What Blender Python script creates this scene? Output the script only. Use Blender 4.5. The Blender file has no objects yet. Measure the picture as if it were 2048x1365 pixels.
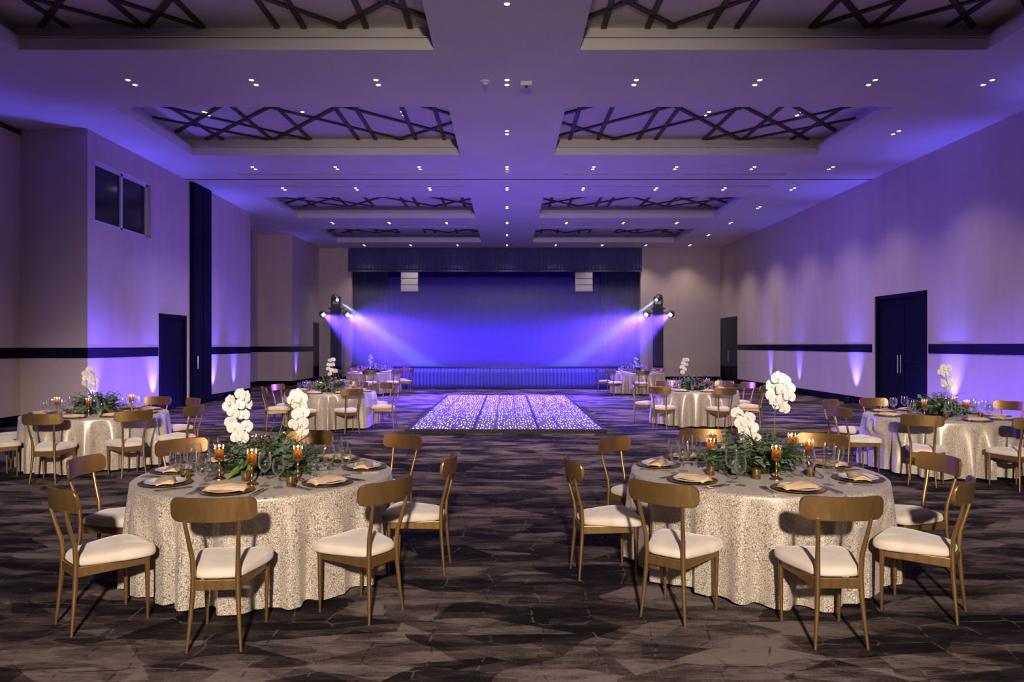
import bpy, bmesh, math, random
from mathutils import Vector, Matrix
PI = math.pi
SC = bpy.context.scene
COL = SC.collection
F, CX, CY, EYE = 1415.0, 1014.0, 691.0, 1.65
rnd = random.Random(7)

# ------------------------------------------------------------------ materials
def mat(name, col=(.8, .8, .8), rough=.6, metal=0., emit=None, estr=0., spec=.5, sheen=0.):
    m = bpy.data.materials.new(name); m.use_nodes = True
    b = m.node_tree.nodes['Principled BSDF']
    b.inputs['Base Color'].default_value = (*col, 1)
    b.inputs['Roughness'].default_value = rough
    b.inputs['Metallic'].default_value = metal
    b.inputs['Specular IOR Level'].default_value = spec
    if sheen: b.inputs['Sheen Weight'].default_value = sheen
    if emit:
        b.inputs['Emission Color'].default_value = (*emit, 1)
        b.inputs['Emission Strength'].default_value = estr
    return m
class NT:
    """tiny node helper"""
    def __init__(s, m): s.t = m.node_tree; s.b = s.t.nodes.get('Principled BSDF')
    def n(s, typ, **kw):
        x = s.t.nodes.new(typ)
        for k, v in kw.items():
            if k.startswith('i_'): x.inputs[k[2:].replace('_', ' ')].default_value = v
            else: setattr(x, k, v)
        return x
    def l(s, a, b): s.t.links.new(a, b)
    def coord(s, scale=(1, 1, 1), rot=(0, 0, 0)):
        tc = s.n('ShaderNodeTexCoord'); mp = s.n('ShaderNodeMapping')
        mp.inputs['Scale'].default_value = scale; mp.inputs['Rotation'].default_value = rot
        s.l(tc.outputs['Object'], mp.inputs['Vector']); return mp.outputs['Vector']
    def ramp(s, fac, stops):
        r = s.n('ShaderNodeValToRGB'); e = r.color_ramp.elements
        while len(e) < len(stops): e.new(.5)
        for q, (p, c) in zip(e, stops):
            q.position = p; q.color = (*c, 1) if len(c) == 3 else c
        s.l(fac, r.inputs['Fac']); return r.outputs['Color']
    def mix(s, fac, a, b, mode='MIX'):
        m = s.n('ShaderNodeMix', data_type='RGBA', blend_type=mode)
        for sock, v in ((m.inputs[0], fac), (m.inputs[6], a), (m.inputs[7], b)):
            if hasattr(v, 'links'): s.l(v, sock)
            else: sock.default_value = v if isinstance(v, (int, float)) else (*v, 1)
        return m.outputs[2]
    def math(s, op, a, b=0., clamp=False):
        m = s.n('ShaderNodeMath', operation=op); m.use_clamp = clamp
        for i, v in enumerate((a, b)):
            if hasattr(v, 'links'): s.l(v, m.inputs[i])
            else: m.inputs[i].default_value = v
        return m.outputs[0]
    def bump(s, h, strength=.3, dist=.01):
        b = s.n('ShaderNodeBump'); b.inputs['Strength'].default_value = strength; b.inputs['Distance'].default_value = dist
        s.l(h, b.inputs['Height']); s.l(b.outputs['Normal'], s.b.inputs['Normal'])

def m_carpet():
    m = mat('carpet', rough=.95, spec=.12); k = NT(m)
    v = k.coord()
    nz = k.n('ShaderNodeTexNoise', i_Scale=2.2, i_Detail=5., i_Roughness=.6); k.l(v, nz.inputs['Vector'])
    def patch(scale, rot, warp):
        c = k.coord(scale, (0, 0, rot)); w = k.mix(warp, c, nz.outputs['Color'])
        f = k.n('ShaderNodeTexVoronoi', i_Scale=1., i_Randomness=1., feature='F1', voronoi_dimensions='2D'); k.l(w, f.inputs['Vector'])
        q = k.n('ShaderNodeSeparateColor'); k.l(f.outputs['Color'], q.inputs['Color']); return q.outputs[0]
    p1 = patch((2.3, 5.2, 1), .42, .30); p2 = patch((3.6, 9.5, 1), .12, .22); p3 = patch((1.5, 2.6, 1), -.3, .2)
    st = k.n('ShaderNodeTexNoise', i_Scale=1., i_Detail=7., i_Roughness=.72, i_Distortion=.4)
    k.l(k.coord((2., 11., 1.), (0, 0, .22)), st.inputs['Vector'])
    st2 = k.n('ShaderNodeTexNoise', i_Scale=1., i_Detail=3., i_Roughness=.65)
    k.l(k.coord((10., 110., 1.), (0, 0, -.04)), st2.inputs['Vector'])
    st3 = k.n('ShaderNodeTexNoise', i_Scale=1., i_Detail=2.); k.l(k.coord((150., 20., 1.)), st3.inputs['Vector'])
    big = k.n('ShaderNodeTexNoise', i_Scale=.9, i_Detail=4., i_Roughness=.6); k.l(v, big.inputs['Vector'])
    a = k.math('MULTIPLY', p1, .50)
    for o, w in ((p2, .34), (p3, .22), (st.outputs['Fac'], .80), (big.outputs['Fac'], .75), (st2.outputs['Fac'], .55), (st3.outputs['Fac'], .25)): a = k.math('ADD', a, k.math('MULTIPLY', o, w))
    a = k.math('SUBTRACT', a, 1.19)
    c = k.ramp(a, [(.22, (.006, .0045, .006)), (.40, (.022, .016, .018)), (.58, (.075, .055, .054)), (.82, (.20, .155, .145))])
    # rows of hexagon outlines, part pale, part dark
    ve = k.n('ShaderNodeTexVoronoi', i_Scale=3.4, i_Randomness=.42, feature='DISTANCE_TO_EDGE', voronoi_dimensions='2D'); k.l(k.mix(.05, v, nz.outputs['Color']), ve.inputs['Vector'])
    edge = k.ramp(ve.outputs['Distance'], [(0., (1, 1, 1)), (.010, (1, 1, 1)), (.024, (0, 0, 0))])
    esel = k.ramp(st.outputs['Fac'], [(.46, (0, 0, 0)), (.54, (1, 1, 1))])
    has = k.ramp(nz.outputs['Fac'], [(.34, (0, 0, 0)), (.44, (1, 1, 1))]); edge = k.math('MULTIPLY', edge, has)
    c = k.mix(k.math('MULTIPLY', k.math('MULTIPLY', edge, esel), .55), c, (.20, .155, .145))
    c = k.mix(k.math('MULTIPLY', k.math('MULTIPLY', edge, k.math('SUBTRACT', 1., esel)), .75), c, (.006, .005, .006))
    k.l(c, k.b.inputs['Base Color'])
    return m
def m_cloth():
    m = mat('champagne_crackle_fabric', rough=.42, metal=.0, spec=.5, sheen=.15); k = NT(m)
    v = k.coord()
    nz = k.n('ShaderNodeTexNoise', i_Scale=14., i_Detail=2.); k.l(v, nz.inputs['Vector'])
    w = k.mix(.03, v, nz.outputs['Color'])
    ve = k.n('ShaderNodeTexVoronoi', i_Scale=78., i_Randomness=1., feature='DISTANCE_TO_EDGE'); k.l(w, ve.inputs['Vector'])
    v2 = k.n('ShaderNodeTexVoronoi', i_Scale=78., i_Randomness=1., feature='F1'); k.l(w, v2.inputs['Vector'])
    line = k.ramp(ve.outputs['Distance'], [(.0, (1, 1, 1)), (.04, (1, 1, 1)), (.11, (0, 0, 0))])
    sp = k.n('ShaderNodeSeparateColor'); k.l(v2.outputs['Color'], sp.inputs['Color'])
    base = k.ramp(sp.outputs[0], [(0., (.55, .47, .385)), (1., (.67, .585, .485))])
    c = k.mix(line, base, (.34, .275, .21))
    k.l(c, k.b.inputs['Base Color'])
    k.l(k.ramp(line, [(0., (.45, .45, .45)), (1., (.28, .28, .28))]), k.b.inputs['Roughness'])
    k.l(k.math('MULTIPLY', line, .55), k.b.inputs['Metallic'])
    k.bump(ve.outputs['Distance'], .22, .003)
    return m
def m_wall():
    m = mat('beige_wall', (.60, .50, .44), .85, spec=.2); k = NT(m)
    nz = k.n('ShaderNodeTexNoise', i_Scale=3., i_Detail=3.); k.l(k.coord((1, 1, .15)), nz.inputs['Vector'])
    k.l(k.ramp(nz.outputs['Fac'], [(.3, (.57, .475, .415)), (.7, (.62, .52, .455))]), k.b.inputs['Base Color'])
    return m
def m_ceiling():
    m = mat('ceiling_paint', (.74, .70, .70), .9, spec=.15); k = NT(m)
    nz = k.n('ShaderNodeTexNoise', i_Scale=.8, i_Detail=2.); k.l(k.coord(), nz.inputs['Vector'])
    k.l(k.ramp(nz.outputs['Fac'], [(.3, (.71, .67, .67)), (.7, (.77, .73, .73))]), k.b.inputs['Base Color'])
    return m
def m_gold():
    m = mat('satin_gold_paint', (.32, .19, .068), .36, .75); k = NT(m)
    nz = k.n('ShaderNodeTexNoise', i_Scale=30., i_Detail=4.); k.l(k.coord((1, 1, .2)), nz.inputs['Vector'])
    k.l(k.ramp(nz.outputs['Fac'], [(.3, (.30, .175, .062)), (.7, (.345, .205, .078))]), k.b.inputs['Base Color'])
    k.l(k.ramp(nz.outputs['Fac'], [(.3, (.33, .33, .33)), (.7, (.40, .40, .40))]), k.b.inputs['Roughness'])
    return m
def m_velvet():
    m = mat('cream_velvet', (.72, .62, .52), .85, spec=.2, sheen=.4); k = NT(m)
    nz = k.n('ShaderNodeTexNoise', i_Scale=9., i_Detail=4.); k.l(k.coord(), nz.inputs['Vector'])
    k.l(k.ramp(nz.outputs['Fac'], [(.35, (.66, .565, .47)), (.65, (.75, .65, .55))]), k.b.inputs['Base Color'])
    return m
def m_glass(name='clear_glass', refl=.65, edge=.95):
    m = bpy.data.materials.new(name); m.use_nodes = True; t = m.node_tree; t.nodes.clear(); k = NT.__new__(NT); k.t = t; k.b = None
    o = k.n('ShaderNodeOutputMaterial'); tr = k.n('ShaderNodeBsdfTransparent'); gl = k.n('ShaderNodeBsdfGlossy', i_Roughness=.04); df = k.n('ShaderNodeBsdfTranslucent'); d2 = k.n('ShaderNodeBsdfDiffuse')
    tr.inputs[0].default_value = (.97, .975, .98, 1); df.inputs[0].default_value = (.8, .82, .85, 1); d2.inputs[0].default_value = (.8, .82, .85, 1)
    lw = k.n('ShaderNodeLayerWeight'); lw.inputs[0].default_value = .5
    f = lw.outputs['Facing']
    m0 = k.n('ShaderNodeMixShader'); m0.inputs[0].default_value = .5; k.l(df.outputs[0], m0.inputs[1]); k.l(d2.outputs[0], m0.inputs[2])
    m1 = k.n('ShaderNodeMixShader'); k.l(k.math('MULTIPLY', k.math('POWER', f, 3.), edge), m1.inputs[0]); k.l(tr.outputs[0], m1.inputs[1]); k.l(m0.outputs[0], m1.inputs[2])  # whitish rim mixed in at grazing angles, standing in for refracted light
    m2 = k.n('ShaderNodeMixShader'); k.l(k.math('ADD', k.math('MULTIPLY', k.math('POWER', f, 2.5), refl), .06), m2.inputs[0]); k.l(m1.outputs[0], m2.inputs[1]); k.l(gl.outputs[0], m2.inputs[2])
    k.l(m2.outputs[0], o.inputs[0]); return m
def m_amber():
    m = bpy.data.materials.new('amber_cup_glass'); m.use_nodes = True; t = m.node_tree; t.nodes.clear(); k = NT.__new__(NT); k.t = t; k.b = None
    o = k.n('ShaderNodeOutputMaterial'); tl = k.n('ShaderNodeBsdfTranslucent'); gl = k.n('ShaderNodeBsdfGlossy', i_Roughness=.15); gl.inputs[0].default_value = (.9, .62, .25, 1)
    nz = k.n('ShaderNodeTexNoise', i_Scale=120., i_Detail=3.); k.l(k.coord((1, 1, .5)), nz.inputs['Vector'])
    k.l(k.ramp(nz.outputs['Fac'], [(.35, (.45, .24, .02)), (.7, (.9, .60, .10))]), tl.inputs[0])
    mx = k.n('ShaderNodeMixShader'); mx.inputs[0].default_value = .22; k.l(tl.outputs[0], mx.inputs[1]); k.l(gl.outputs[0], mx.inputs[2]); k.l(mx.outputs[0], o.inputs[0]); return m
def m_mercury():
    m = mat('gold_mercury_glass', (.5, .33, .14), .18, .9); k = NT(m)
    nz = k.n('ShaderNodeTexNoise', i_Scale=60., i_Detail=3.); k.l(k.coord(), nz.inputs['Vector'])
    k.l(k.ramp(nz.outputs['Fac'], [(.35, (.62, .45, .22)), (.65, (.22, .13, .05))]), k.b.inputs['Base Color'])
    k.bump(nz.outputs['Fac'], .3, .004); return m
def m_pleat(name, col):
    m = mat(name, col, .8, spec=.2, sheen=.3); k = NT(m)
    nz = k.n('ShaderNodeTexNoise', i_Scale=4., i_Detail=3.); k.l(k.coord((3, 1, .2)), nz.inputs['Vector'])
    k.l(k.mix(nz.outputs['Fac'], tuple(.8 * x for x in col), tuple(1.2 * x for x in col)), k.b.inputs['Base Color'])
    return m
def m_leaf(name, c0, c1, rough=.5):
    m = mat(name, c0, rough); k = NT(m)
    nz = k.n('ShaderNodeTexNoise', i_Scale=14., i_Detail=2.); k.l(k.coord(), nz.inputs['Vector'])
    k.l(k.ramp(nz.outputs['Fac'], [(.35, c0), (.65, c1)]), k.b.inputs['Base Color'])
    return m
def m_led():
    m = mat('starlit_panel', (.22, .15, .40), .5, spec=.2); k = NT(m)
    v = k.coord((18., 2.7, 1.))
    vo = k.n('ShaderNodeTexVoronoi', i_Scale=1., i_Randomness=.6, feature='F1', voronoi_dimensions='2D'); k.l(v, vo.inputs['Vector'])
    sp = k.n('ShaderNodeSeparateColor'); k.l(vo.outputs['Color'], sp.inputs['Color'])
    # LED points: a bright core per cell, each cell its own strength
    dot = k.ramp(vo.outputs['Distance'], [(0., (1, 1, 1)), (.11, (1, 1, 1)), (.19, (0, 0, 0))])
    on = k.math('GREATER_THAN', sp.outputs[0], .15)
    s = k.math('MULTIPLY', k.math('MULTIPLY', dot, on), k.math('ADD', k.math('MULTIPLY', sp.outputs[1], 6.), 1.5))
    k.l(k.mix(k.math('MULTIPLY', dot, on), (.17, .12, .40), (.8, .75, .8)), k.b.inputs['Base Color'])
    k.b.inputs['Emission Color'].default_value = (1., .66, .80, 1)
    k.l(s, k.b.inputs['Emission Strength'])
    return m
M = dict(
    carpet=m_carpet(), cloth=m_cloth(), wall=m_wall(), ceil=m_ceiling(), gold=m_gold(), velvet=m_velvet(), glass=m_glass(),
    navy=mat('dark_navy_lacquer', (.0025, .003, .014), .6, spec=.12), slat=mat('dark_brown_wood', (.05, .034, .030), .5),
    white=mat('white_paint', (.72, .70, .70), .5), pane=mat('dark_night_pane', (.012, .012, .018), .12, spec=.4),
    slot=mat('black_slot', (.012, .010, .012), .8), porcelain=mat('white_porcelain', (.82, .80, .78), .12),
    charger=mat('beaded_gold_charger', (.42, .25, .10), .28, .85), napkin=m_leaf('champagne_satin_napkin', (.66, .47, .28), (.76, .56, .36), .45),
    brass=mat('antique_brass', (.50, .30, .12), .28, .95), mercury=m_mercury(),
    steel=mat('polished_steel', (.62, .58, .54), .18, 1.), wax=mat('candle_wax', (.85, .72, .5), .5),
    flame=mat('candle_flame', (1, .6, .2), .5, emit=(1., .50, .12), estr=16.), amber=m_amber(),
    lamp=mat('lit_downlight_lens', (1, 1, 1), .5, emit=(1., .95, .92), estr=26.), black=mat('black_metal', (.012, .012, .015), .4, .3),
    valance=m_pleat('grey_blue_drape', (.075, .08, .20)), drape=m_pleat('navy_stage_drape', (.028, .034, .15)), skirt=m_pleat('blue_stage_skirt', (.12, .12, .42)),
    cyc=m_pleat('blue_backcloth', (.09, .05, .55)), stagefloor=mat('stage_floor', (.03, .03, .10), .22),
    led=m_led(), alu=mat('dark_panel_edge', (.02, .02, .03), .4, .3), seam=mat('panel_seam', (.04, .04, .2), .3),
    eucal=m_leaf('eucalyptus_leaf', (.065, .12, .07), (.15, .21, .15)), fern=m_leaf('dark_green_frond', (.025, .065, .018), (.06, .13, .035)),
    lime=m_leaf('bright_green_leaf', (.12, .26, .02), (.20, .38, .05), .35), stem=m_leaf('green_stem', (.10, .15, .03), (.16, .2, .05)),
    berry=m_leaf('brown_seed_cluster', (.10, .075, .02), (.19, .13, .04)), dark=mat('dark_moss_base', (.02, .03, .014), .9),
    petal=m_leaf('white_orchid_petal', (.70, .69, .69), (.78, .77, .77), .5), lip=mat('yellow_orchid_lip', (.75, .62, .28), .5),
    speaker=mat('white_speaker_grille', (.5, .48, .5), .6),
    uplens=mat('violet_led_lens', (.2, .1, 1), .5, emit=(.28, .16, 1.), estr=16.), parlens=mat('violet_par_led', (.6, .4, 1), .5, emit=(.72, .52, 1.), estr=30.),
    beamlens=mat('pale_blue_beam_lens', (.6, .8, 1), .5, emit=(.5, .8, 1.), estr=30.),
)
# ------------------------------------------------------------------ mesh builder
class MB:
    def __init__(s): s.v = []; s.f = []; s.m = []
    def add(s, vs, fs, mi=0, mx=None):
        b = len(s.v)
        s.v += [tuple(mx @ Vector(p)) if mx else tuple(p) for p in vs]
        s.f += [tuple(b + i for i in f) for f in fs]; s.m += [mi] * len(fs); return s
    def box(s, x0, x1, y0, y1, z0, z1, mi=0, mx=None):
        vs = [(x, y, z) for z in (z0, z1) for y in (y0, y1) for x in (x0, x1)]
        return s.add(vs, [(0, 2, 3, 1), (4, 5, 7, 6), (0, 1, 5, 4), (2, 6, 7, 3), (0, 4, 6, 2), (1, 3, 7, 5)], mi, mx)
    def bar(s, p, q, w, h, mi=0, w2=None, h2=None):
        """box along p->q, width w (sideways), height h (upright), optional taper"""
        p, q = Vector(p), Vector(q); d = (q - p).normalized()
        side = d.cross(Vector((0, 0, 1)))
        side = side.normalized() if side.length > 1e-4 else Vector((1, 0, 0))
        up = side.cross(d); w2 = w if w2 is None else w2; h2 = h if h2 is None else h2
        vs = []
        for c, a, b in ((p, w, h), (q, w2, h2)):
            vs += [c + side * a * i + up * b * j for i, j in ((-.5, -.5), (.5, -.5), (.5, .5), (-.5, .5))]
        return s.add(vs, [(3, 2, 1, 0), (4, 5, 6, 7), (0, 1, 5, 4), (1, 2, 6, 5), (2, 3, 7, 6), (3, 0, 4, 7)], mi)
    def tube(s, pts, rad, n=10, mi=0, cap=True):
        pts = [Vector(p) for p in pts]; R = rad if hasattr(rad, '__len__') else [rad] * len(pts)
        vs = []; ref = None
        for i, p in enumerate(pts):
            d = (pts[min(i + 1, len(pts) - 1)] - pts[max(i - 1, 0)]).normalized()
            if ref is None: ref = Vector((1, 0, 0)) if abs(d.x) < .9 else Vector((0, 1, 0))
            a = (ref - d * ref.dot(d)).normalized(); ref = a; b = d.cross(a)
            vs += [p + (a * math.cos(2 * PI * k / n) + b * math.sin(2 * PI * k / n)) * R[i] for k in range(n)]
        fs = [(i * n + k, i * n + (k + 1) % n, (i + 1) * n + (k + 1) % n, (i + 1) * n + k) for i in range(len(pts) - 1) for k in range(n)]
        if cap: fs += [tuple(range(n))[::-1], tuple((len(pts) - 1) * n + k for k in range(n))]
        return s.add(vs, fs, mi)
    def lathe(s, prof, n=24, mi=0, mx=None):
        vs = []; rings = []
        for r, z in prof:
            if r < 1e-6: rings.append([len(vs)]); vs.append((0, 0, z))
            else:
                rings.append([len(vs) + k for k in range(n)]); vs += [(r * math.cos(2 * PI * k / n), r * math.sin(2 * PI * k / n), z) for k in range(n)]
        fs = []
        for A, B in zip(rings, rings[1:]):
            for k in range(n):
                a, b = A[k % len(A)], A[(k + 1) % len(A)]; c, d = B[(k + 1) % len(B)], B[k % len(B)]
                f = []
                for q in (a, b, c, d):
                    if q not in f: f.append(q)
                if len(f) > 2: fs.append(tuple(f))
        return s.add(vs, fs, mi, mx)
    def grid(s, fn, nu, nv, mi=0, closed=False, mx=None):
        """fn(u,v) u,v in 0..1"""
        vs = [fn(i / nu, j / nv) for j in range(nv + 1) for i in range(nu + (0 if closed else 1))]
        W = nu if closed else nu + 1
        fs = [(j * W + i, j * W + (i + 1) % W, (j + 1) * W + (i + 1) % W, (j + 1) * W + i) for j in range(nv) for i in range(nu)]
        return s.add(vs, fs, mi, mx)
    def build(s, name, mats, parent=None, smooth=True, angle=40, loc=None, bevel=0, solid=0):
        me = bpy.data.meshes.new(name); me.from_pydata(s.v, [], s.f)
        for m in (mats if isinstance(mats, (list, tuple)) else [mats]): me.materials.append(M[m] if isinstance(m, str) else m)
        me.polygons.foreach_set('material_index', s.m)
        if smooth:
            me.polygons.foreach_set('use_smooth', [True] * len(s.f))
            me.update(); me.set_sharp_from_angle(angle=math.radians(angle))
        me.update()
        o = bpy.data.objects.new(name, me); COL.objects.link(o)
        if parent: o.parent = parent
        if loc: o.location = loc
        if bevel:
            b = o.modifiers.new('bevel', 'BEVEL'); b.width = bevel; b.segments = 2; b.limit_method = 'ANGLE'
        if solid:
            b = o.modifiers.new('solid', 'SOLIDIFY'); b.thickness = solid; b.offset = 0
        return o
def tag(o, label, cat, group=None, kind=None):
    o['label'] = label
    if cat: o['category'] = cat
    if group: o['group'] = group
    if kind: o['kind'] = kind
    nw = len(label.replace(',', ' ').split())
    if nw > 16 or nw < 4: print('LABEL LENGTH', nw, label)
    return o
def thing(name, label, cat, loc=(0, 0, 0), rz=0, group=None):
    o = bpy.data.objects.new(name, None); o.empty_display_size = .1; COL.objects.link(o)
    o.location = loc; o.rotation_euler = (0, 0, rz); return tag(o, label, cat, group)
def struct(o, label, cat='room'):
    o['kind'] = 'structure'; o['label'] = label; o['category'] = cat; return o
def dup(root, loc, rz, label, group=None, scale=None):
    def cp(o, par):
        c = o.copy(); COL.objects.link(c); c.parent = par
        for ch in o.children: cp(ch, c)
        return c
    r = cp(root, None); r.location = loc; r.rotation_euler = (0, 0, rz); r['label'] = label
    if group: r['group'] = group
    if scale: r.scale = scale
    nw = len(label.replace(',', ' ').split())
    if nw > 16: print('LABEL LENGTH', nw, label)
    return r
class Kind:
    """the first placement moves the prototype, later ones copy it"""
    def __init__(s, make): s.make = make; s.p = None
    def put(s, loc, rz, label, group, scale=None):
        if s.p is None:
            s.p = s.make(); r = s.p; r.location = loc; r.rotation_euler = (0, 0, rz); r['label'] = label; r['group'] = group
            if scale: r.scale = scale
            return r
        return dup(s.p, loc, rz, label, group, scale)
def spot(name, loc, aim, color, power, size, blend=1., radius=.05, parent=None):
    L = bpy.data.lights.new(name, 'SPOT'); L.energy = power; L.color = color; L.spot_size = math.radians(size); L.spot_blend = blend; L.shadow_soft_size = radius
    o = bpy.data.objects.new(name, L); COL.objects.link(o)
    d = Vector(aim) - Vector(loc); q = d.to_track_quat('-Z', 'Y')
    o.location = loc; o.rotation_euler = q.to_euler()
    if parent:
        o.parent = parent; o.matrix_parent_inverse = Matrix.Translation(-Vector(parent.location))
    return o
ORD = ['first', 'second', 'third', 'fourth', 'fifth', 'sixth', 'seventh', 'eighth', 'ninth', 'tenth']

# ------------------------------------------------------------------ room shell
H = 6.15                                   # ceiling
XR, XL, XLR = 9.88, -8.71, -10.1           # walls: door side, window side, window-side recess
YB, YE = -9.0, 32.8                        # open end behind the viewer, end wall
SX0, SX1, SZ = -7.21, 6.19, 5.25           # stage opening
b = MB(); b.box(XLR - .3, XR + .3, YB, 38, -.1, 0); struct(b.build('floor', 'carpet', smooth=False), 'dark brown patterned carpet floor of the ballroom')
DR = [(16.64, 18.94, 2.95), (30.35, 32.7, 2.9)]   # double doors in the door-side wall (y0,y1,top)
def wall_x(name, x, y0, y1, thick, holes, label):
    """wall in the plane x, thick outwards; holes = (y0,y1,z0,z1)"""
    b = MB(); xa, xb = sorted((x, x + thick)); ys = sorted({y0, y1, *[q for h in holes for q in h[:2]]})
    for a, c in zip(ys, ys[1:]):
        hs = [h for h in holes if h[0] <= a + 1e-6 and h[1] >= c - 1e-6]
        if not hs: b.box(xa, xb, a, c, 0, H + .7)
        for h in hs:
            if h[2] > 0: b.box(xa, xb, a, c, 0, h[2])
            b.box(xa, xb, a, c, h[3], H + .7)
    return struct(b.build(name, 'wall', smooth=False), label, 'wall')
wall_x('wall_right', XR, YB, YE, .3, [(d[0], d[1], 0, d[2]) for d in DR], 'long beige wall with two dark double doors')
WIN = (14.96, 17.3, 4.26, 5.57); DL = (17.7, 19.2, 2.45); DF = (31.8, 32.72, 2.68)
b = wall_x('wall_left', XL, 14.69, 24.0, -.3, [(WIN[0], WIN[1], WIN[2], WIN[3]), (DL[0], DL[1], 0, DL[2])], 'beige wall with the high two-pane window and dark door')
wall_x('wall_left_far', XL, 28.7, YE, -.3, [(DF[0], DF[1], 0, DF[2])], 'beige wall section beside the stage with narrow dark door')
wall_x('wall_left_near', XLR, YB, 14.69, -.3, [], 'set-back beige wall before the window wall')
wall_x('wall_left_recess', XLR, 24.0, 28.7, -.3, [], 'set-back beige wall between the two wall sections')
b = MB(); b.box(XLR - .3, XL - .3, 14.69, 14.99, 0, H + .7); struct(b.build('wall_left_return', 'wall', smooth=False), 'beige return wall facing the tables beside the window', 'wall')
b = MB(); b.box(XLR - .3, XL - .3, 23.7, 24.0, 0, H + .7); struct(b.build('wall_left_corner', 'wall', smooth=False), 'beige return wall hidden behind the window wall end', 'wall')
b = MB(); b.box(XLR - .3, XL - .3, 28.7, 29.0, 0, H + .7); struct(b.build('wall_left_step', 'wall', smooth=False), 'beige return wall facing the tables beyond the alcove', 'wall')
b = MB(); b.box(XL - .3, SX0, YE, YE + .3, 0, H + .7); b.box(SX1, XR + .3, YE, YE + .3, 0, H + .7); b.box(SX0, SX1, YE, YE + .3, SZ, H + .7)
struct(b.build('wall_back', 'wall', smooth=False), 'beige end wall around the stage opening', 'wall')
# ceiling with eight coffers
COF_Y = [(7.35, 10.77), (13.35, 16.72), (21.5, 25.0), (27.4, 30.9)]
COF_X = [(-7.42, -1.11), (1.11, 7.3)]
UP, LIP, STEP = 6.60, 6.34, .26
b = MB()
ys = [YB] + [q for c in COF_Y for q in c] + [YE + .3]
for i in range(0, len(ys), 2): b.box(XLR - .3, XR + .3, ys[i], ys[i + 1], H, H + .19)
for y0, y1 in COF_Y:
    for x0, x1 in ((XLR - .3, COF_X[0][0]), (COF_X[0][1], COF_X[1][0]), (COF_X[1][1], XR + .3)): b.box(x0, x1, y0, y1, H, H + .19)
struct(b.build('ceiling', 'ceil', smooth=False), 'white flat ceiling with recessed coffers', 'ceiling')
n = 0
for (y0, y1) in COF_Y:
    for (x0, x1) in COF_X:
        n += 1; b = MB(); X0, X1, Y0, Y1 = x0 - STEP, x1 + STEP, y0 - STEP, y1 + STEP
        b.box(X0 - .1, X1 + .1, Y0 - .1, Y1 + .1, UP, UP + .05)
        for q in ((X0 - .1, X0, Y0, Y1), (X1, X1 + .1, Y0, Y1), (X0, X1, Y0 - .1, Y0), (X0, X1, Y1, Y1 + .1)): b.box(*q, LIP, UP)
        # thin raised lip round the opening
        for q in ((x0 - .05, x0, y0 - .05, y1 + .05), (x1, x1 + .05, y0 - .05, y1 + .05), (x0, x1, y0 - .05, y0), (x0, x1, y1, y1 + .05)): b.box(*q, H + .18, LIP + .02)
        struct(b.build('trim_%d' % n, 'ceil', smooth=False), 'recessed ceiling coffer, number %d counted from the viewer' % n, 'ceiling coffer')
# lattice of dark slats in each coffer: lines read in the second coffer on the window side, the same in all, mirrored across
LN = [((430, 218.5), (350, 266.5)), ((350, 220), (452.5, 284)), ((295, 232.5), (545, 281)), ((357.5, 220), (620, 280)), ((532.5, 217.5), (402.5, 284)), ((470, 218.5), (545, 281)),
      ((555, 216.5), (621.5, 280)), ((670, 216.5), (545, 281)), ((545, 216), (800, 278)), ((670, 216), (716.5, 279)), ((710, 215), (751.5, 279)), ((690, 214), (915, 272.5)),
      ((802.5, 213.5), (831.5, 278)), ((867.5, 212.5), (888.5, 278)), ((906, 245), (800, 278)), ((845, 212.5), (902.5, 228.5))]
SLZ = UP - .018
def lat(p):
    y = (SLZ - EYE) * F / (CY - p[1]); return ((p[0] - CX) * y / F, y)
def clip(a, c, x0, x1, y0, y1):
    t0, t1 = -50., 50.; dx, dy = c[0] - a[0], c[1] - a[1]
    for d, lo, hi, s in ((dx, x0, x1, a[0]), (dy, y0, y1, a[1])):
        if abs(d) < 1e-9: continue
        u, w = sorted(((lo - s) / d, (hi - s) / d)); t0, t1 = max(t0, u), min(t1, w)
    return (a[0] + dx * t0, a[1] + dy * t0), (a[0] + dx * t1, a[1] + dy * t1)
base = COF_Y[1]
segs = [clip(lat(p), lat(q), COF_X[0][0] - STEP + .03, COF_X[0][1] + STEP - .03, base[0] - STEP + .03, base[1] + STEP - .03) for p, q in LN]
ROWN = ['front', 'second', 'third', 'stage-end']
proto = {}
for iy, (y0, y1) in enumerate(COF_Y):
    for ix, side in enumerate(('window', 'door')):
        t = thing('ceiling_lattice', 'dark brown crossed slat lattice in the %s ceiling coffer on the %s side' % (ROWN[iy], side), 'ceiling lattice', (0, y0, SLZ), 0, 'slat lattices in the ceiling coffers')
        for k, (p, q) in enumerate(segs):
            sg = -1 if ix else 1
            key = (ix, k)
            if key not in proto:
                b = MB(); b.bar((sg * p[0], p[1] - base[0], 0), (sg * q[0], q[1] - base[0], 0), .085, .03); proto[key] = b.build('slat', 'slat', t, smooth=False)
            else:
                c = proto[key].copy(); COL.objects.link(c); c.parent = t
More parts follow.
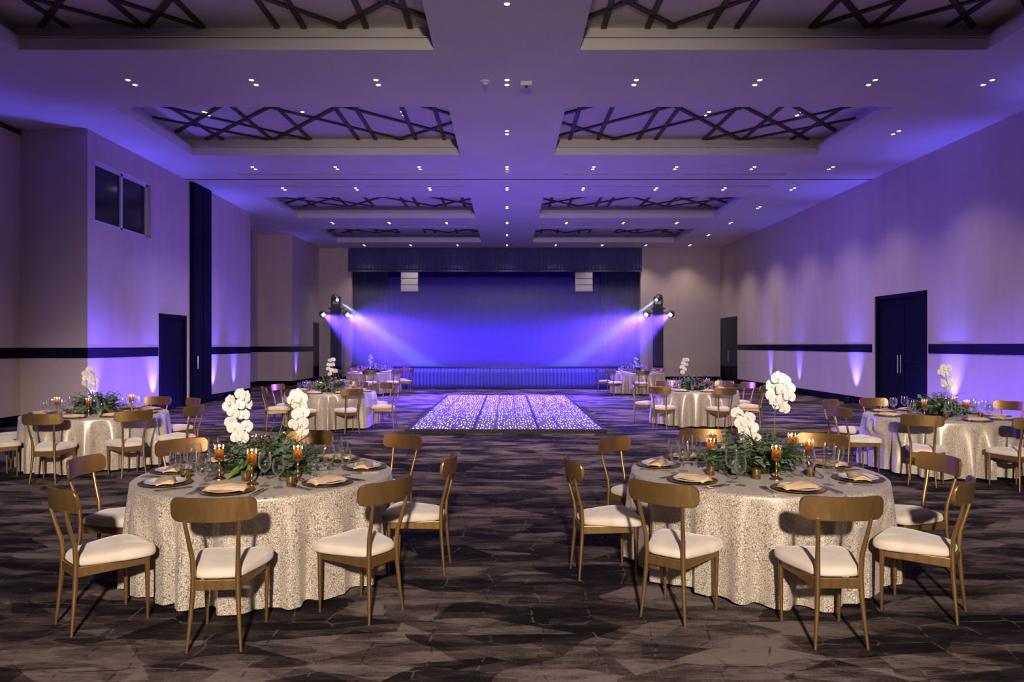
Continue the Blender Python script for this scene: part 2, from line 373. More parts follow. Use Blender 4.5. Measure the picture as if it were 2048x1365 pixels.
# chair rails, baseboards
def rail(name, boxes, m, label, cat='trim'):
    b = MB()
    for q in boxes: b.box(*q)
    struct(b.build(name, m, smooth=False), label, cat)
RB, RT, LB, LT = 1.46, 1.68, 1.38, 1.60
rail('trim_10', [(XR - .01, XR, 18.98 + .12, 30.3, RB, RT), (XR - .01, XR, YB, 16.58, RB, RT)], 'navy', 'dark chair rail band along the double-door wall')
rail('trim_11', [(XL, XL + .01, 14.69, 17.66, LB, LT), (XLR, XL, 14.68, 14.69, LB, LT), (XLR, XLR + .01, YB, 14.68, LB, LT), (XL, XL + .01, 20.62, 24.0, LB, LT),
                 (XLR, XLR + .01, 24.0, 28.69, LB, LT), (XLR, XL + .01, 28.69, 28.7, LB, LT), (XL, XL + .01, 28.7, 31.76, LB, LT)], 'navy', 'dark chair rail band along the window wall and its set-backs')
rail('baseboard_right', [(XR - .02, XR, 18.98, 30.3, 0, .2), (XR - .02, XR, YB, 16.6, 0, .2)], 'navy', 'dark baseboard of the double-door wall')
rail('baseboard_left', [(XL, XL + .02, 14.69, 17.66, 0, .2), (XLR, XL, 14.67, 14.69, 0, .2), (XLR, XLR + .02, YB, 14.67, 0, .2), (XL, XL + .02, 20.62, 24, 0, .2), (XLR, XLR + .02, 24, 28.68, 0, .2),
                        (XLR, XL + .02, 28.68, 28.7, 0, .2), (XL, XL + .02, 28.7, 31.76, 0, .2), (XL + .02, SX0, YE - .02, YE, 0, .2)], 'navy', 'dark baseboard of the window wall')
rail('baseboard_back', [(SX1, XR - .02, YE - .02, YE, 0, .2)], 'navy', 'dark baseboard of the end wall')
# doors
def door_x(name, x, sgn, y0, y1, top, leaves, label, handle=True):
    """door in wall plane x; sgn = direction into the room"""
    t = bpy.data.objects.new(name, None); COL.objects.link(t); t.location = (x, (y0 + y1) / 2, 0); struct(t, label, 'door')
    w = (y1 - y0) / 2; b = MB()
    fx = sorted((-.12 * sgn, .02 * sgn))
    b.box(*fx, -w, -w + .08, 0, top); b.box(*fx, w - .08, w, 0, top); b.box(*fx, -w, w, top - .1, top)
    b.build('door_frame', 'navy', t, smooth=False)
    lw = (2 * w - .16) / leaves
    for k in range(leaves):
        a = -w + .08 + k * lw + .004; c = a + lw - .008; b = MB(); px = sorted((-.10 * sgn, -.05 * sgn))
        b.box(*px, a, c, .01, top - .105)
        qx = sorted((-.05 * sgn, -.037 * sgn))       # stiles and rails standing proud
        for q in ((a, a + .12, .01, top - .105), (c - .12, c, .01, top - .105), (a + .12, c - .12, .01, .24), (a + .12, c - .12, 1.2, 1.36), (a + .12, c - .12, top - .26, top - .105)): b.box(*qx, *q)
        lf = b.build('door_leaf', 'navy', t, smooth=False)
        if handle:
            hy = (a + .06) if (leaves == 2 and k == 1) or leaves == 1 else (c - .06)
            b = MB(); hx = sgn * .02
            b.tube([(hx, hy, .95), (hx, hy, 1.40)], .012, 8); b.tube([(-.037 * sgn, hy, 1.0), (hx, hy, 1.0)], .008, 6); b.tube([(-.037 * sgn, hy, 1.35), (hx, hy, 1.35)], .008, 6)
            b.build('pull_handle', 'steel', lf)
    b = MB(); px = sorted((-.29 * sgn, -.24 * sgn)); b.box(*px, -w, w, 0, top); b.build('door_backing', 'black', t, smooth=False)
door_x('door_1', XR, -1, DR[0][0], DR[0][1], DR[0][2], 2, 'tall dark double door close to the second-row door table')
door_x('door_2', XR, -1, DR[1][0], DR[1][1], DR[1][2], 2, 'tall dark double door at the stage end of the long wall')
door_x('door_3', XL, 1, DL[0], DL[1], DL[2], 1, 'dark single door below and beyond the high window', False)
door_x('door_4', XL, 1, DF[0], DF[1], DF[2], 1, 'narrow dark door beside the stage lighting tower', False)
b = MB(); b.box(-.05, .05, -.6, .6, 0, H - .001); b.box(.05, .065, -.55, -.02, .05, H - .05); b.box(.05, .065, .02, .55, .05, H - .05)
o = b.build('trim_12', 'navy', smooth=False, loc=(XL + .05, 20.02, 0)); struct(o, 'full-height dark folding-partition pocket door on the window wall', 'partition door')
b = MB(); b.tube([(.09, -.4, 1.0), (.09, -.4, 1.35)], .012, 8); b.tube([(.06, -.4, 1.02), (.09, -.4, 1.02)], .008, 6); b.tube([(.06, -.4, 1.33), (.09, -.4, 1.33)], .008, 6); b.build('pull_handle', 'steel', o)
b = MB(); b.box(0, .03, -.02, .02, 0, 2.45); o = b.build('trim_13', 'white', smooth=False, loc=(XL, 19.26, 0)); struct(o, 'pale jamb strip between dark door and tall dark panel', 'trim')
b = MB(); b.box(-.03, 0, -.05, .05, 0, 2.95); o = b.build('trim_14', 'wall', smooth=False, loc=(XR, 19.03, 0)); struct(o, 'pale jamb strip beside the tall double door', 'trim')
# window
t = bpy.data.objects.new('window_1', None); COL.objects.link(t); t.location = (XL, (WIN[0] + WIN[1]) / 2, 0); struct(t, 'high two-pane sliding window with white frame', 'window')
w = (WIN[1] - WIN[0]) / 2; b = MB()
for q in ((-w, -w + .07, WIN[2], WIN[3]), (w - .07, w, WIN[2], WIN[3]), (-w, w, WIN[2], WIN[2] + .07), (-w, w, WIN[3] - .07, WIN[3]), (-.03, .05, WIN[2], WIN[3])): b.box(-.16, -.08, *q)
b.build('window_frame', 'white', t, smooth=False)
for a, c in ((-w + .07, -.03), (.05, w - .07)):
    b = MB(); b.box(-.14, -.12, a, c, WIN[2] + .07, WIN[3] - .07); b.build('window_pane', 'pane', t, smooth=False)
# ceiling slots, track, detectors, vents
b = MB(); b.box(XL, XR, -.02, .02, -.012, 0); o = b.build('partition_track', 'slot', smooth=False, loc=(0, 19.15, H)); tag(o, 'long dark folding-partition track crossing the ceiling', 'ceiling track')
SLOTS = [(18.56, 475, 684), (18.56, 711, 922), (18.56, 1127, 1339), (18.56, 1367, 1574), (19.95, 507, 702), (19.95, 729, 928), (19.95, 1120, 1317), (19.95, 1345, 1539), (26.85, 646, 788), (26.85, 806, 952), (26.85, 1092, 1238), (26.85, 1257, 1402)]
wh = {18.56: 'just before the partition track', 19.95: 'just beyond the partition track', 26.85: 'before the stage-end coffers'}
cnt = {}
for y, a, c in SLOTS:
    k = cnt.get(y, 0); cnt[y] = k + 1
    x0, x1 = (a - CX) * y / F, (c - CX) * y / F; b = MB(); hw = (x1 - x0) / 2
    b.box(-hw, hw, -.045, -.03, -.012, 0); b.box(-hw, hw, .03, .045, -.012, 0); b.box(-hw, hw, -.03, .03, -.004, 0, 1)
    tag(b.build('ceiling_slot_vent', ['white', 'slot'], smooth=False, loc=((x0 + x1) / 2, y, H)), '%s slot air diffuser from the window side, %s' % (ORD[k], wh[y]), 'air diffuser', 'linear slot diffusers in the ceiling')
def detector(loc, label):
    t = thing('smoke_detector', label, 'smoke detector', loc)
    b = MB(); b.lathe([(0, 0), (.085, 0), (.085, -.02), (.07, -.035), (0, -.035)], 20); b.build('base', 'white', t)
    b = MB(); b.lathe([(.045, -.035), (.045, -.055), (.03, -.065), (0, -.065)], 16); b.build('sensor_cap', 'white', t)
detector((-.37, 12.05, H), 'round white smoke detector on ceiling beside the centre downlight row')
detector((0, 18.25, H), 'round white smoke detector before the folding-partition track')
t = thing('ceiling_sensor', 'square white sensor box on ceiling between two downlight pairs', 'sensor', (.33, 12.1, H))
b = MB(); b.box(-.1, .1, -.08, .08, -.07, 0); b.build('housing', 'white', t, smooth=False, bevel=.012)
b = MB(); b.lathe([(.03, -.07), (.022, -.085), (0, -.09)], 14); b.build('lens', 'slot', t)
for (y, x0, lab) in ((14.2, XLR, 'white air grille high on the set-back wall before the window'), (24.6, XLR, 'white air grille high in the alcove beyond the partition door')):
    t = thing('wall_air_vent', lab, 'vent', (x0, y, 6.06)); b = MB(); b.box(0, .02, -.42, .42, -.05, .05); b.build('backing', 'slot', t, smooth=False)
    b = MB()
    for k in range(3): b.box(.02, .035, -.42, .42, -.04 + k * .03, -.028 + k * .03)
    b.box(0, .04, -.45, -.42, -.06, .06); b.box(0, .04, .42, .45, -.06, .06); b.build('louvres', 'slat', t, smooth=False)
# ------------------------------------------------------------------ downlights
def make_dl():
    t = thing('twin_downlight', 'twin recessed downlight in ceiling', 'downlight')
    for s in (-.115, .115):
        b = MB(); b.lathe([(.056, 0), (.056, -.006), (.037, -.006), (.034, .0)], 18, 0); b.lathe([(.035, -.003), (0, -.003)], 18, 1)
        b.build('lamp', ['white', 'lamp'], t, loc=(0, s, 0))
    return t
DLK = Kind(make_dl)
XC = [-6.42, -4.33, -2.22, 0, 2.19, 4.28, 6.24, 8.22]
ROWS = [(9.2, [3], H, 'beside the front coffers'), (12.1, range(8), H, 'between front and second coffers'), (14.95, [3, 7], H, 'level with the second coffers'), (17.95, range(8), H, 'before the partition track'),
        (20.35, range(8), H, 'beyond the partition track'), (23.1, [3, 7], H, 'level with the third coffers'), (26.0, range(8), H, 'beyond the third coffers'), (28.9, [3, 7], H, 'level with the stage-end coffers'),
        (31.8, range(8), H, 'along the stage valance'), (15.1, [0, 1, 2, 4, 5, 6], UP, 'inside the second coffers')]
DL_COL = (1., .80, .74)
LIT = []
for y, cols, z, where in ROWS:
    for k, c in enumerate(cols):
        if len(cols) == 1: lab = 'twin recessed downlight on the centre line, %s' % where
        elif len(cols) == 2: lab = 'twin recessed downlight %s, %s' % (('on the centre line', 'close to the double-door wall')[k], where)
        else: lab = 'twin recessed downlight, %s from the window wall, in the row %s' % (ORD[k], where)
        DLK.put((XC[c], y, z), 0, lab, 'twin downlights')
        LIT.append((XC[c], y, z))
# ------------------------------------------------------------------ wall uplights
def make_up():
    t = thing('floor_uplight', 'floor uplight', 'uplight')
    b = MB(); b.lathe([(0, .03), (.06, .03), (.07, .05), (.07, .17), (.055, .18), (.05, .13)], 18); b.build('housing', 'black', t)
    b = MB(); b.lathe([(.05, .13), (0, .13)], 18); b.build('lens', 'uplens', t)
    b = MB(); b.box(-.09, .09, -.05, .05, 0, .03); b.box(-.09, -.078, -.02, .02, .03, .14); b.box(.078, .09, -.02, .02, .03, .14); b.build('bracket', 'black', t, smooth=False)
    return t
UPK = Kind(make_up)
UPC = (.115, .095, 1.)
UPS = [(9.70, 26.5, 1, 'the wall well beyond the tall double door', 520, 36), (9.70, 23.9, 1, 'the wall between the two double doors', 520, 38), (9.63, 20.0, 1, 'the wall just beyond the tall double door', 1000, 52),
       (9.63, 15.65, 1, 'the wall behind the second-row door table', 1000, 52), (9.67, 11.4, 1, 'the viewer end of the double-door wall', 1300, 54),
       (-8.50, 14.85, -1, 'the window wall below the high window', 800, 52), (-8.50, 17.4, -1, 'the window wall next to the dark single door', 1000, 48), (-8.50, 20.95, -1, 'the wall next to the tall dark partition panel', 1000, 44),
       (-8.53, 22.55, -1, 'the wall end before the alcove', 620, 38), (-8.53, 29.2, -1, 'the wall section beside the stage', 520, 36), (-9.85, 11.8, -1, 'the set-back wall before the high window', 700, 52)]
UPW = .72
for x, y, s, wh_, p, sz in UPS:
    r = UPK.put((x, y, 0), 0, 'small black violet-lit uplight on floor at %s' % wh_, 'floor uplights along the walls')
    spot('uplight_beam', (x, y, .14), (x + s * .52, y, 3.0), UPC, p * UPW, sz, 1., .03)
    spot('uplight_spill', (x, y, .19), (x - s * .5, y, 5.), UPC, p * (.10 if y < 12 else .34), 46, 1., .05)
# ------------------------------------------------------------------ stage
YS = 26.5; SZT = .82; PX0, PX1 = -5.9, 4.85
b = MB(); b.box(PX0 + .05, PX1 - .05, YS + .06, YE, .0, SZT - .02); b.box(SX0, SX1, YE, 37.6, 0, SZT - .02)
b.box(PX0, PX1, YS, YE, SZT - .02, SZT + .03); b.box(SX0, SX1, YE, 37.6, SZT - .02, SZT + .03)
struct(b.build('stage_floor', 'stagefloor', smooth=False), 'raised stage platform with thin front edge', 'stage')
b = MB(); b.box(SX0 - .5, SX0 - .2, YE + .3, 37.9, 0, 6.4); b.box(SX1 + .2, SX1 + .5, YE + .3, 37.9, 0, 6.4); b.box(SX0 - .5, SX1 + .5, 37.6, 37.9, 0, 6.4); b.box(SX0 - .5, SX1 + .5, YE + .3, 37.9, 6.4, 6.6)
struct(b.build('wall_stage', 'slot', smooth=False), 'black walls enclosing the stage behind the curtains', 'wall')
def pleated(x0, x1, y, z0, z1, amp, pitch, seed, dirx=(1, 0), hem=0):
    r = random.Random(seed); L = x1 - x0; nn = max(8, int(L / pitch)) * 8; ph = [r.uniform(-.9, .9) for _ in range(nn // 8 + 2)]; am = [r.uniform(.6, 1.2) for _ in range(nn // 8 + 2)]
    b = MB()
    def fn(u, v):
        s = u * nn / 8; i = int(s); k = s - i
        a = am[i] * (1 - k) + am[min(i + 1, len(am) - 1)] * k; p = ph[i] * (1 - k) + ph[min(i + 1, len(ph) - 1)] * k
        d = amp * a * math.sin(2 * PI * s + p) * (.55 + .45 * (1 - v)); q = u * L
        return (x0 + dirx[0] * q - dirx[1] * d, y + dirx[1] * q + dirx[0] * d, z0 + (z1 - z0) * v)
    b.grid(fn, nn, 4); return b
t = thing('stage_skirt', 'blue pleated skirt hanging along the stage front', 'stage skirt', (0, 0, 0))
pleated(PX0, PX1, YS + .01, .02, SZT - .03, .012, .13, 3).build('front_panel', 'skirt', t, solid=.004)
pleated(PX0 + .02, PX0 + .02 + 6.2, YS + .05, .02, SZT - .03, .02, .17, 4, (0, 1)).build('side_panel', 'skirt', t, solid=.004)
pleated(PX1 - .02, PX1 - .02 + 6.2, YS + .05, .02, SZT - .03, .02, .17, 5, (0, 1)).build('side_panel', 'skirt', t, solid=.004)
t = thing('stage_valance', 'grey-blue pleated valance across the top of the stage', 'valance', (0, 0, 0))
pleated(-7.33, 6.23, YE - .16, 5.1, H - .01, .05, .17, 6).build('pleated_cloth', 'valance', t, solid=.006)
b = MB(); b.box(-7.33, 6.23, YE - .2, YE - .12, 5.05, 5.10); b.build('hem_rail', 'valance', t, smooth=False)
o = pleated(SX0 + .02, -5.62, YE + .45, SZT + .04, 5.3, .06, .2, 8).build('stage_curtain', 'drape', solid=.006); tag(o, 'navy pleated leg curtain at the window-side end of stage', 'curtain', 'stage leg curtains')
o = pleated(4.43, SX1 - .02, YE + .45, SZT + .04, 5.3, .06, .2, 9).build('stage_curtain', 'drape', solid=.006); tag(o, 'navy pleated leg curtain at the door-side end of stage', 'curtain', 'stage leg curtains')
o = pleated(SX0 - .15, SX1 + .15, 36.6, SZT + .04, 6.3, .012, .5, 10).build('stage_backdrop', 'cyc', solid=.006); tag(o, 'wide blue-lit backcloth at the rear of the stage', 'backdrop cloth')
def make_arr():
    t = thing('hanging_speaker', 'speaker', 'loudspeaker')
    for k in range(3):
        b = MB(); z = -.3 * k
        b.box(-.4, .4, -.22, .22, z - .285, z); c = b.build('speaker_cabinet', 'speaker', t, smooth=False, bevel=.02)
        b = MB(); b.box(-.37, .37, -.235, -.215, z - .265, z - .02); b.build('grille', 'speaker', c, smooth=False)
    b = MB(); b.box(-.3, .3, -.1, .1, 0, .05); b.tube([(-.25, 0, .05), (-.25, 0, .4)], .012, 6); b.tube([(.25, 0, .05), (.25, 0, .4)], .012, 6); b.build('hanging_frame', 'black', t, smooth=False)
    return t
AR = Kind(make_arr)
AR.put((-4.5, YE + .05, 5.02), 0, 'white three-box speaker stack hanging near the window-side stage curtain', 'hanging speaker stacks')
AR.put((3.55, YE + .05, 5.02), 0, 'white three-box speaker stack hanging near the door-side stage curtain', 'hanging speaker stacks')
# lighting towers with moving head and two par cans each
TY = 26.05
for tx, sg, side in ((-6.30, 1, 'window'), (5.56, -1, 'door')):
    t = thing('lighting_tower', 'tall dark cloth-covered lighting tower at the %s-side end of stage' % side, 'lighting tower', (tx, TY, 0), 0, 'stage lighting towers')
    b = MB(); b.box(-.24, .24, -.24, .24, 0, .03); b.build('base_plate', 'black', t, smooth=False)
    b = MB(); b.box(-.165, .165, -.165, .165, .03, 2.98); b.build('tower_sleeve', 'navy', t, smooth=False, bevel=.02)
    b = MB(); b.box(-.22, .22, -.22, .22, 2.98, 3.02); b.build('top_plate', 'black', t, smooth=False)
    b = MB(); b.tube([(-.48, -.2, 2.83), (.48, -.2, 2.83)], .022, 10); b.build('cross_bar', 'black', t)
    # moving head
    h = thing('moving_head_light', 'black moving-head light on top of the %s-side tower' % side, 'stage light', (tx, TY, 3.02), 0, 'moving-head stage lights')
    b = MB(); b.box(-.15, .15, -.13, .13, 0, .1); b.build('base', 'black', h, smooth=False, bevel=.02)
    b = MB(); b.box(-.17, -.12, -.06, .06, .1, .42); b.box(.12, .17, -.06, .06, .1, .42); b.box(-.17, .17, -.06, .06, .1, .14); b.build('yoke', 'black', h, smooth=False, bevel=.012)
    q = Vector((.55 * sg, -.75, -.45)).to_track_quat('Z', 'Y').to_matrix().to_4x4(); mx = Matrix.Translation((0, 0, .36)) @ q
    b = MB(); b.lathe([(0, -.2), (.09, -.2), (.125, -.14), (.125, .06), (.09, .16), (.075, .16)], 20, 0, mx); hd = b.build('head', 'black', h)
    b = MB(); b.lathe([(.05, .155), (0, .155)], 16, 0, mx); b.build('lens', 'beamlens', hd)
    for k, dx in enumerate((-.44, .44)):
        pos = Vector((tx + dx, TY - .2, 2.83)); inner = (dx * sg > 0)
        p = thing('par_can_light', 'black violet-lit par can on the %s end of the %s-side tower crossbar' % ('stage-centre' if inner else 'outer', side), 'stage light', pos, 0, 'par can stage lights')
        aim = Vector((sg * .80, -.72, -.36)).normalized(); q = aim.to_track_quat('Z', 'Y').to_matrix().to_4x4()
        b = MB(); b.lathe([(0, -.13), (.07, -.13), (.11, -.06), (.115, .07), (.10, .07)], 20, 0, Matrix.Translation((0, 0, -.05)) @ q); hb = b.build('housing', 'black', p)
        b = MB()
        for ax, ay in ((-.045, 0), (.045, 0), (0, -.045), (0, .045)): b.lathe([(.036, .066), (0, .072)], 12, 0, Matrix.Translation((0, 0, -.05)) @ q @ Matrix.Translation((ax, ay, 0)))
        b.build('led_lens', 'parlens', hb)
        b = MB(); b.tube([(-.125, 0, -.05), (-.125, 0, .06), (-.06, 0, .09), (.06, 0, .09), (.125, 0, .06), (.125, 0, -.05)], .008, 6); b.build('yoke', 'black', p)
        src = pos + Vector((0, 0, -.05)) + aim * .1
        spot('par_beam', src, src + aim, (.12, .05, 1.), 24000 if inner else 17000, 40, .7, .05)
        if inner: spot('added_par_wash', src, (-sg * 1.5, 23.6, .2), (.10, .05, 1.), 6500, 105, 1., .05)  # second wide lamp added at the inner can to light skirt and floor
    mhp = Vector((tx, TY, 3.38)); ad = Vector((sg * .80, -.5, -.55)).normalized()
    spot('moving_head_beam', mhp + ad * .2, mhp + ad * 2, (.25, .48, 1.), 26000, 10, .5, .03)
# blue lamps without fixtures, added low on the stage to brighten the backcloth
for k, x in enumerate((-4.6, -2.4, -.5, 1.4, 3.6)):
    spot('added_backcloth_wash', (x, YE + .9, SZT + .14), (x * .8, 36.6, 1.2), (.10, .006, 1.), 470, 84, 1., .1)
# haze over the stage front
b = MB(); b.box(-8.0, 8.0, 22.6, 31.4, .95, 3.75); o = b.build('stage_haze', mat('tmp'), smooth=False)
hm = bpy.data.materials.new('thin_haze'); hm.use_nodes = True; tt = hm.node_tree; tt.nodes.clear()
oo = tt.nodes.new('ShaderNodeOutputMaterial'); vs_ = tt.nodes.new('ShaderNodeVolumeScatter'); vs_.inputs['Density'].default_value = .022; vs_.inputs['Anisotropy'].default_value = .25
tt.links.new(vs_.outputs[0], oo.inputs['Volume']); o.data.materials[0] = hm
tag(o, 'thin haze showing violet light beams before the stage', 'haze', kind='stuff')
# ------------------------------------------------------------------ dance floor
DX, DY0, DY1, DZ = 1.835, 13.25, 22.2, .08
t = thing('dance_floor', 'starlit white dance floor with dark edging before the stage', 'dance floor', (-.02, DY0, 0))
b = MB(); Ld = DY1 - DY0
b.box(-DX, DX, 0, Ld, 0, DZ - .012)
for q in ((-DX - .05, -DX, -.05, Ld + .05), (DX, DX + .05, -.05, Ld + .05), (-DX, DX, -.05, 0), (-DX, DX, Ld, Ld + .05)): b.box(*q, 0, DZ)
b.build('edge_frame', 'alu', t, smooth=False)
cw = 2 * DX / 9; rl = Ld / 7
for i in range(9):
    for j in range(7):
        b = MB(); gx0 = .03 if i % 3 == 0 else .010; gx1 = .03 if i % 3 == 2 else .010
        b.box(-DX + i * cw + gx0, -DX + (i + 1) * cw - gx1, j * rl + .004, (j + 1) * rl - .004, DZ - .012, DZ)
        b.build('light_panel', 'led', t, smooth=False)
b = MB()
for i in range(1, 9):
    g = .028 if i % 3 == 0 else .009; b.box(-DX + i * cw - g, -DX + i * cw + g, 0, Ld, DZ - .012, DZ - .004)
b.build('seam_strips', 'seam', t, smooth=False)
# ------------------------------------------------------------------ chair
def chaikin(p, n=3):
    for _ in range(n):
        q = []
        for a, c in zip(p, p[1:] + p[:1]):
            q += [(a[0] * .75 + c[0] * .25, a[1] * .75 + c[1] * .25), (a[0] * .25 + c[0] * .75, a[1] * .25 + c[1] * .75)]
        p = q
    return p
def make_chair():
    t = thing('dining_chair', 'gold chair', 'chair')
    ol = chaikin([(-.125, .035), (-.165, .15), (-.222, .33), (-.21, .455), (0, .47), (.21, .455), (.222, .33), (.165, .15), (.125, .035), (0, .025)], 2)
    c = (0, .27); b = MB(); N = len(ol); vs = []; rings = [(.90, .383), (.975, .386), (1., .398), (.99, .414), (.95, .428), (.84, .439), (.62, .447), (.3, .451)]
    for s, z in rings:
        for x, y in ol:
            zz = z + (.010 * (abs(x) / .2) ** 2 if z > .41 else 0)
            vs.append((c[0] + (x - c[0]) * s, c[1] + (y - c[1]) * s, zz))
    fs = [(i * N + k, i * N + (k + 1) % N, (i + 1) * N + (k + 1) % N, (i + 1) * N + k) for i in range(len(rings) - 1) for k in range(N)]
    vs.append((0, .27, .452)); fs += [((len(rings) - 1) * N + k, (len(rings) - 1) * N + (k + 1) % N, len(vs) - 1) for k in range(N)]; fs.append(tuple(range(N))[::-1])
    b.add(vs, fs); b.build('seat', 'velvet', t, angle=60)
    # curved back board with rounded ends
    W, Hh, cr = .225, .066, .042; pts = []
    for cx_, cz_, a0 in ((W - cr, Hh - cr, 0), (-W + cr, Hh - cr, 90), (-W + cr, -Hh + cr, 180), (W - cr, -Hh + cr, 270)):
        for k in range(7): a = math.radians(a0 + 15 * k); pts.append((cx_ + cr * math.cos(a), cz_ + cr * math.sin(a)))
    # strips across the width so the curve stays smooth
    b = MB(); nx = 24; cols = []
    xs = []
    for i in range(7): xs.append(-W + cr * (1 - math.sin(PI / 2 * i / 6)) if 0 else -W + cr * (1 - math.cos(PI / 2 * i / 6)))
    xs = xs + [-W + cr + (2 * W - 2 * cr) * i / 14 for i in range(1, 14)] + [-q for q in xs[::-1]]; nx = len(xs) - 1
    for x in xs:
        e = max(0., abs(x) - (W - cr)); hz = Hh - cr + math.sqrt(max(cr * cr - e * e, 0)) if e else Hh
        hz = max(hz, .026); cols.append((x, hz))
    ring = []
    def pos(x, z, d):
        y = -.055 + .062 * (x / W) ** 2 + d - .10 * z; return (x, y, .774 + z)
    for (x, hz) in cols:
        r_ = .004; th = .0095
        for dz, d in ((-hz, -th + r_), (-hz + r_, -th), (hz - r_, -th), (hz, -th + r_), (hz, th - r_), (hz - r_, th), (-hz + r_, th), (-hz, th - r_)): ring.append(pos(x, dz, d))
    fs = [(i * 8 + k, (i + 1) * 8 + k, (i + 1) * 8 + (k + 1) % 8, i * 8 + (k + 1) % 8) for i in range(nx) for k in range(8)] + [tuple(range(8)), tuple(nx * 8 + k for k in range(8))[::-1]]
    b.add(ring, fs); b.build('backrest', 'gold', t, angle=35)
    for s in (-1, 1):
        b = MB(); b.tube([(s * .143, 0, 0), (s * .130, .014, .15), (s * .120, .026, .30), (s * .117, .030, .40), (s * .120, .024, .50), (s * .130, -.004, .60), (s * .139, -.024, .68), (s * .143, -.031, .722)],
                         [.008, .0115, .014, .0145, .0135, .012, .0105, .010], 12); b.build('leg', 'gold', t)
        b = MB(); b.tube([(s * .171, .400, 0), (s * .174, .398, .2), (s * .178, .394, .384)], [.008, .0125, .0155], 12); b.build('leg', 'gold', t)
    b = MB()
    for s in (-1, 1): b.bar((s * .117, .032, .352), (s * .176, .394, .358), .018, .06, 0, .018, .045)
    b.bar((-.176, .396, .360), (.176, .396, .360), .018, .042); b.bar((-.117, .032, .352), (.117, .032, .352), .018, .058)
    b.build('seat_frame', 'gold', t, smooth=False, bevel=.004)
    return t
CH = Kind(make_chair)
# ------------------------------------------------------------------ tables
TH, TR = .71, .903
TAB = [  # name, centre, chairs [(x,y,heading°)] or angle lists, plate angles, description
    dict(n='front-row window table', c=(-1.767, 5.22), chairs=[(-1.575, 3.80, -4), (-2.564, 4.089, 42), (-3.04, 5.11, 90), (-2.80, 6.09, 131), (-1.866, 6.68, 177), (-.947, 6.42, -146), (-.44, 5.22, -86), (-.729, 4.28, -55)], plates=[-2, 52, 104, 146, -176, -132, -92, -50]),
    dict(n='front-row door table', c=(1.842, 5.28), chairs=[(.925, 4.21, 38), (1.812, 3.83, 0), (2.75, 4.28, -49), (3.18, 5.22, -97), (2.885, 6.47, -139), (1.88, 6.82, 178), (.936, 6.18, 135), (.487, 5.085, 83)], plates=[-54, 4, 60, 108, 148, 180, -148, -108]),
    dict(n='second-row window table', c=(-5.68, 9.80), chairs=[(-5.505, 8.38, -8), (-4.64, 8.80, -46), (-4.20, 9.50, -80), (-4.80, 10.82, -139), (-5.50, 11.15, -172), (-6.53, 8.67, 37), (-7.07, 9.6, 82)], plates=[8, 46, 85, 135, 170, -37, -82, -130]),
    dict(n='second-row door table', c=(5.74, 9.42), chairs=[(4.84, 8.25, 37), (5.90, 7.96, -6), (4.40, 9.30, 85), (4.83, 10.55, 142), (5.62, 10.85, 175), (7.30, 10.25, -120), (7.14, 9.20, -82)], plates=[-38, 5, -85, -140, 180, 120, 80, 45]),
    dict(n='dance-floor window table', c=(-3.57, 14.33), chairs=[(-3.87, 12.98, 12), (-2.89, 13.20, -34), (-4.69, 13.70, 62), (-4.78, 14.75, 109), (-2.24, 14.2, -84), (-2.60, 15.3, -135), (-3.27, 15.65, -167), (-4.20, 15.68, 155)], plates=[-12, 32, -62, -109, 84, 135, 167, -155]),
    dict(n='dance-floor door table', c=(3.93, 14.90), chairs=[(2.98, 13.80, 28), (4.15, 13.46, -6), (2.72, 15.20, 103), (5.12, 14.22, -62), (5.30, 15.55, -115), (4.95, 16.1, -142), (3.62, 16.25, 167)], plates=[-35, 8, -105, 60, 112, 142, -165, -70]),
    dict(n='stage-row window table', c=(-4.62, 24.55), chairs=[(-4.5, 23.1, -4), (-3.64, 23.4, -42), (-3.28, 24.4, -82), (-3.62, 25.5, -135), (-5.55, 23.6, 48), (-5.98, 24.6, 90), (-5.55, 25.6, 138)], plates=[4, 42, 82, 135, -48, -90, -138, 180]),
    dict(n='stage-row door table', c=(4.45, 24.2), chairs=[(4.37, 22.78, 4), (3.37, 23.12, 45), (3.12, 24.35, 98), (5.42, 25.30, -140), (5.85, 23.95, -80)], plates=[-4, -45, -98, 140, 80, 40, 180, -140]),
]
SECT = {0: 'viewer side', 45: 'viewer-door corner', 90: 'door side', 135: 'stage-door corner', 180: 'stage side', -135: 'stage-window corner', -90: 'window side', -45: 'viewer-window corner'}
def sectors(angs):
    """a different side name for each angle, nearest first"""
    pairs = sorted((abs((a - s + 180) % 360 - 180), i, s) for i, a in enumerate(angs) for s in SECT)
    out = {}; used = set()
    for d, i, s in pairs:
        if i not in out and s not in used: out[i] = s; used.add(s)
    return [SECT[out[i]] for i in range(len(angs))]
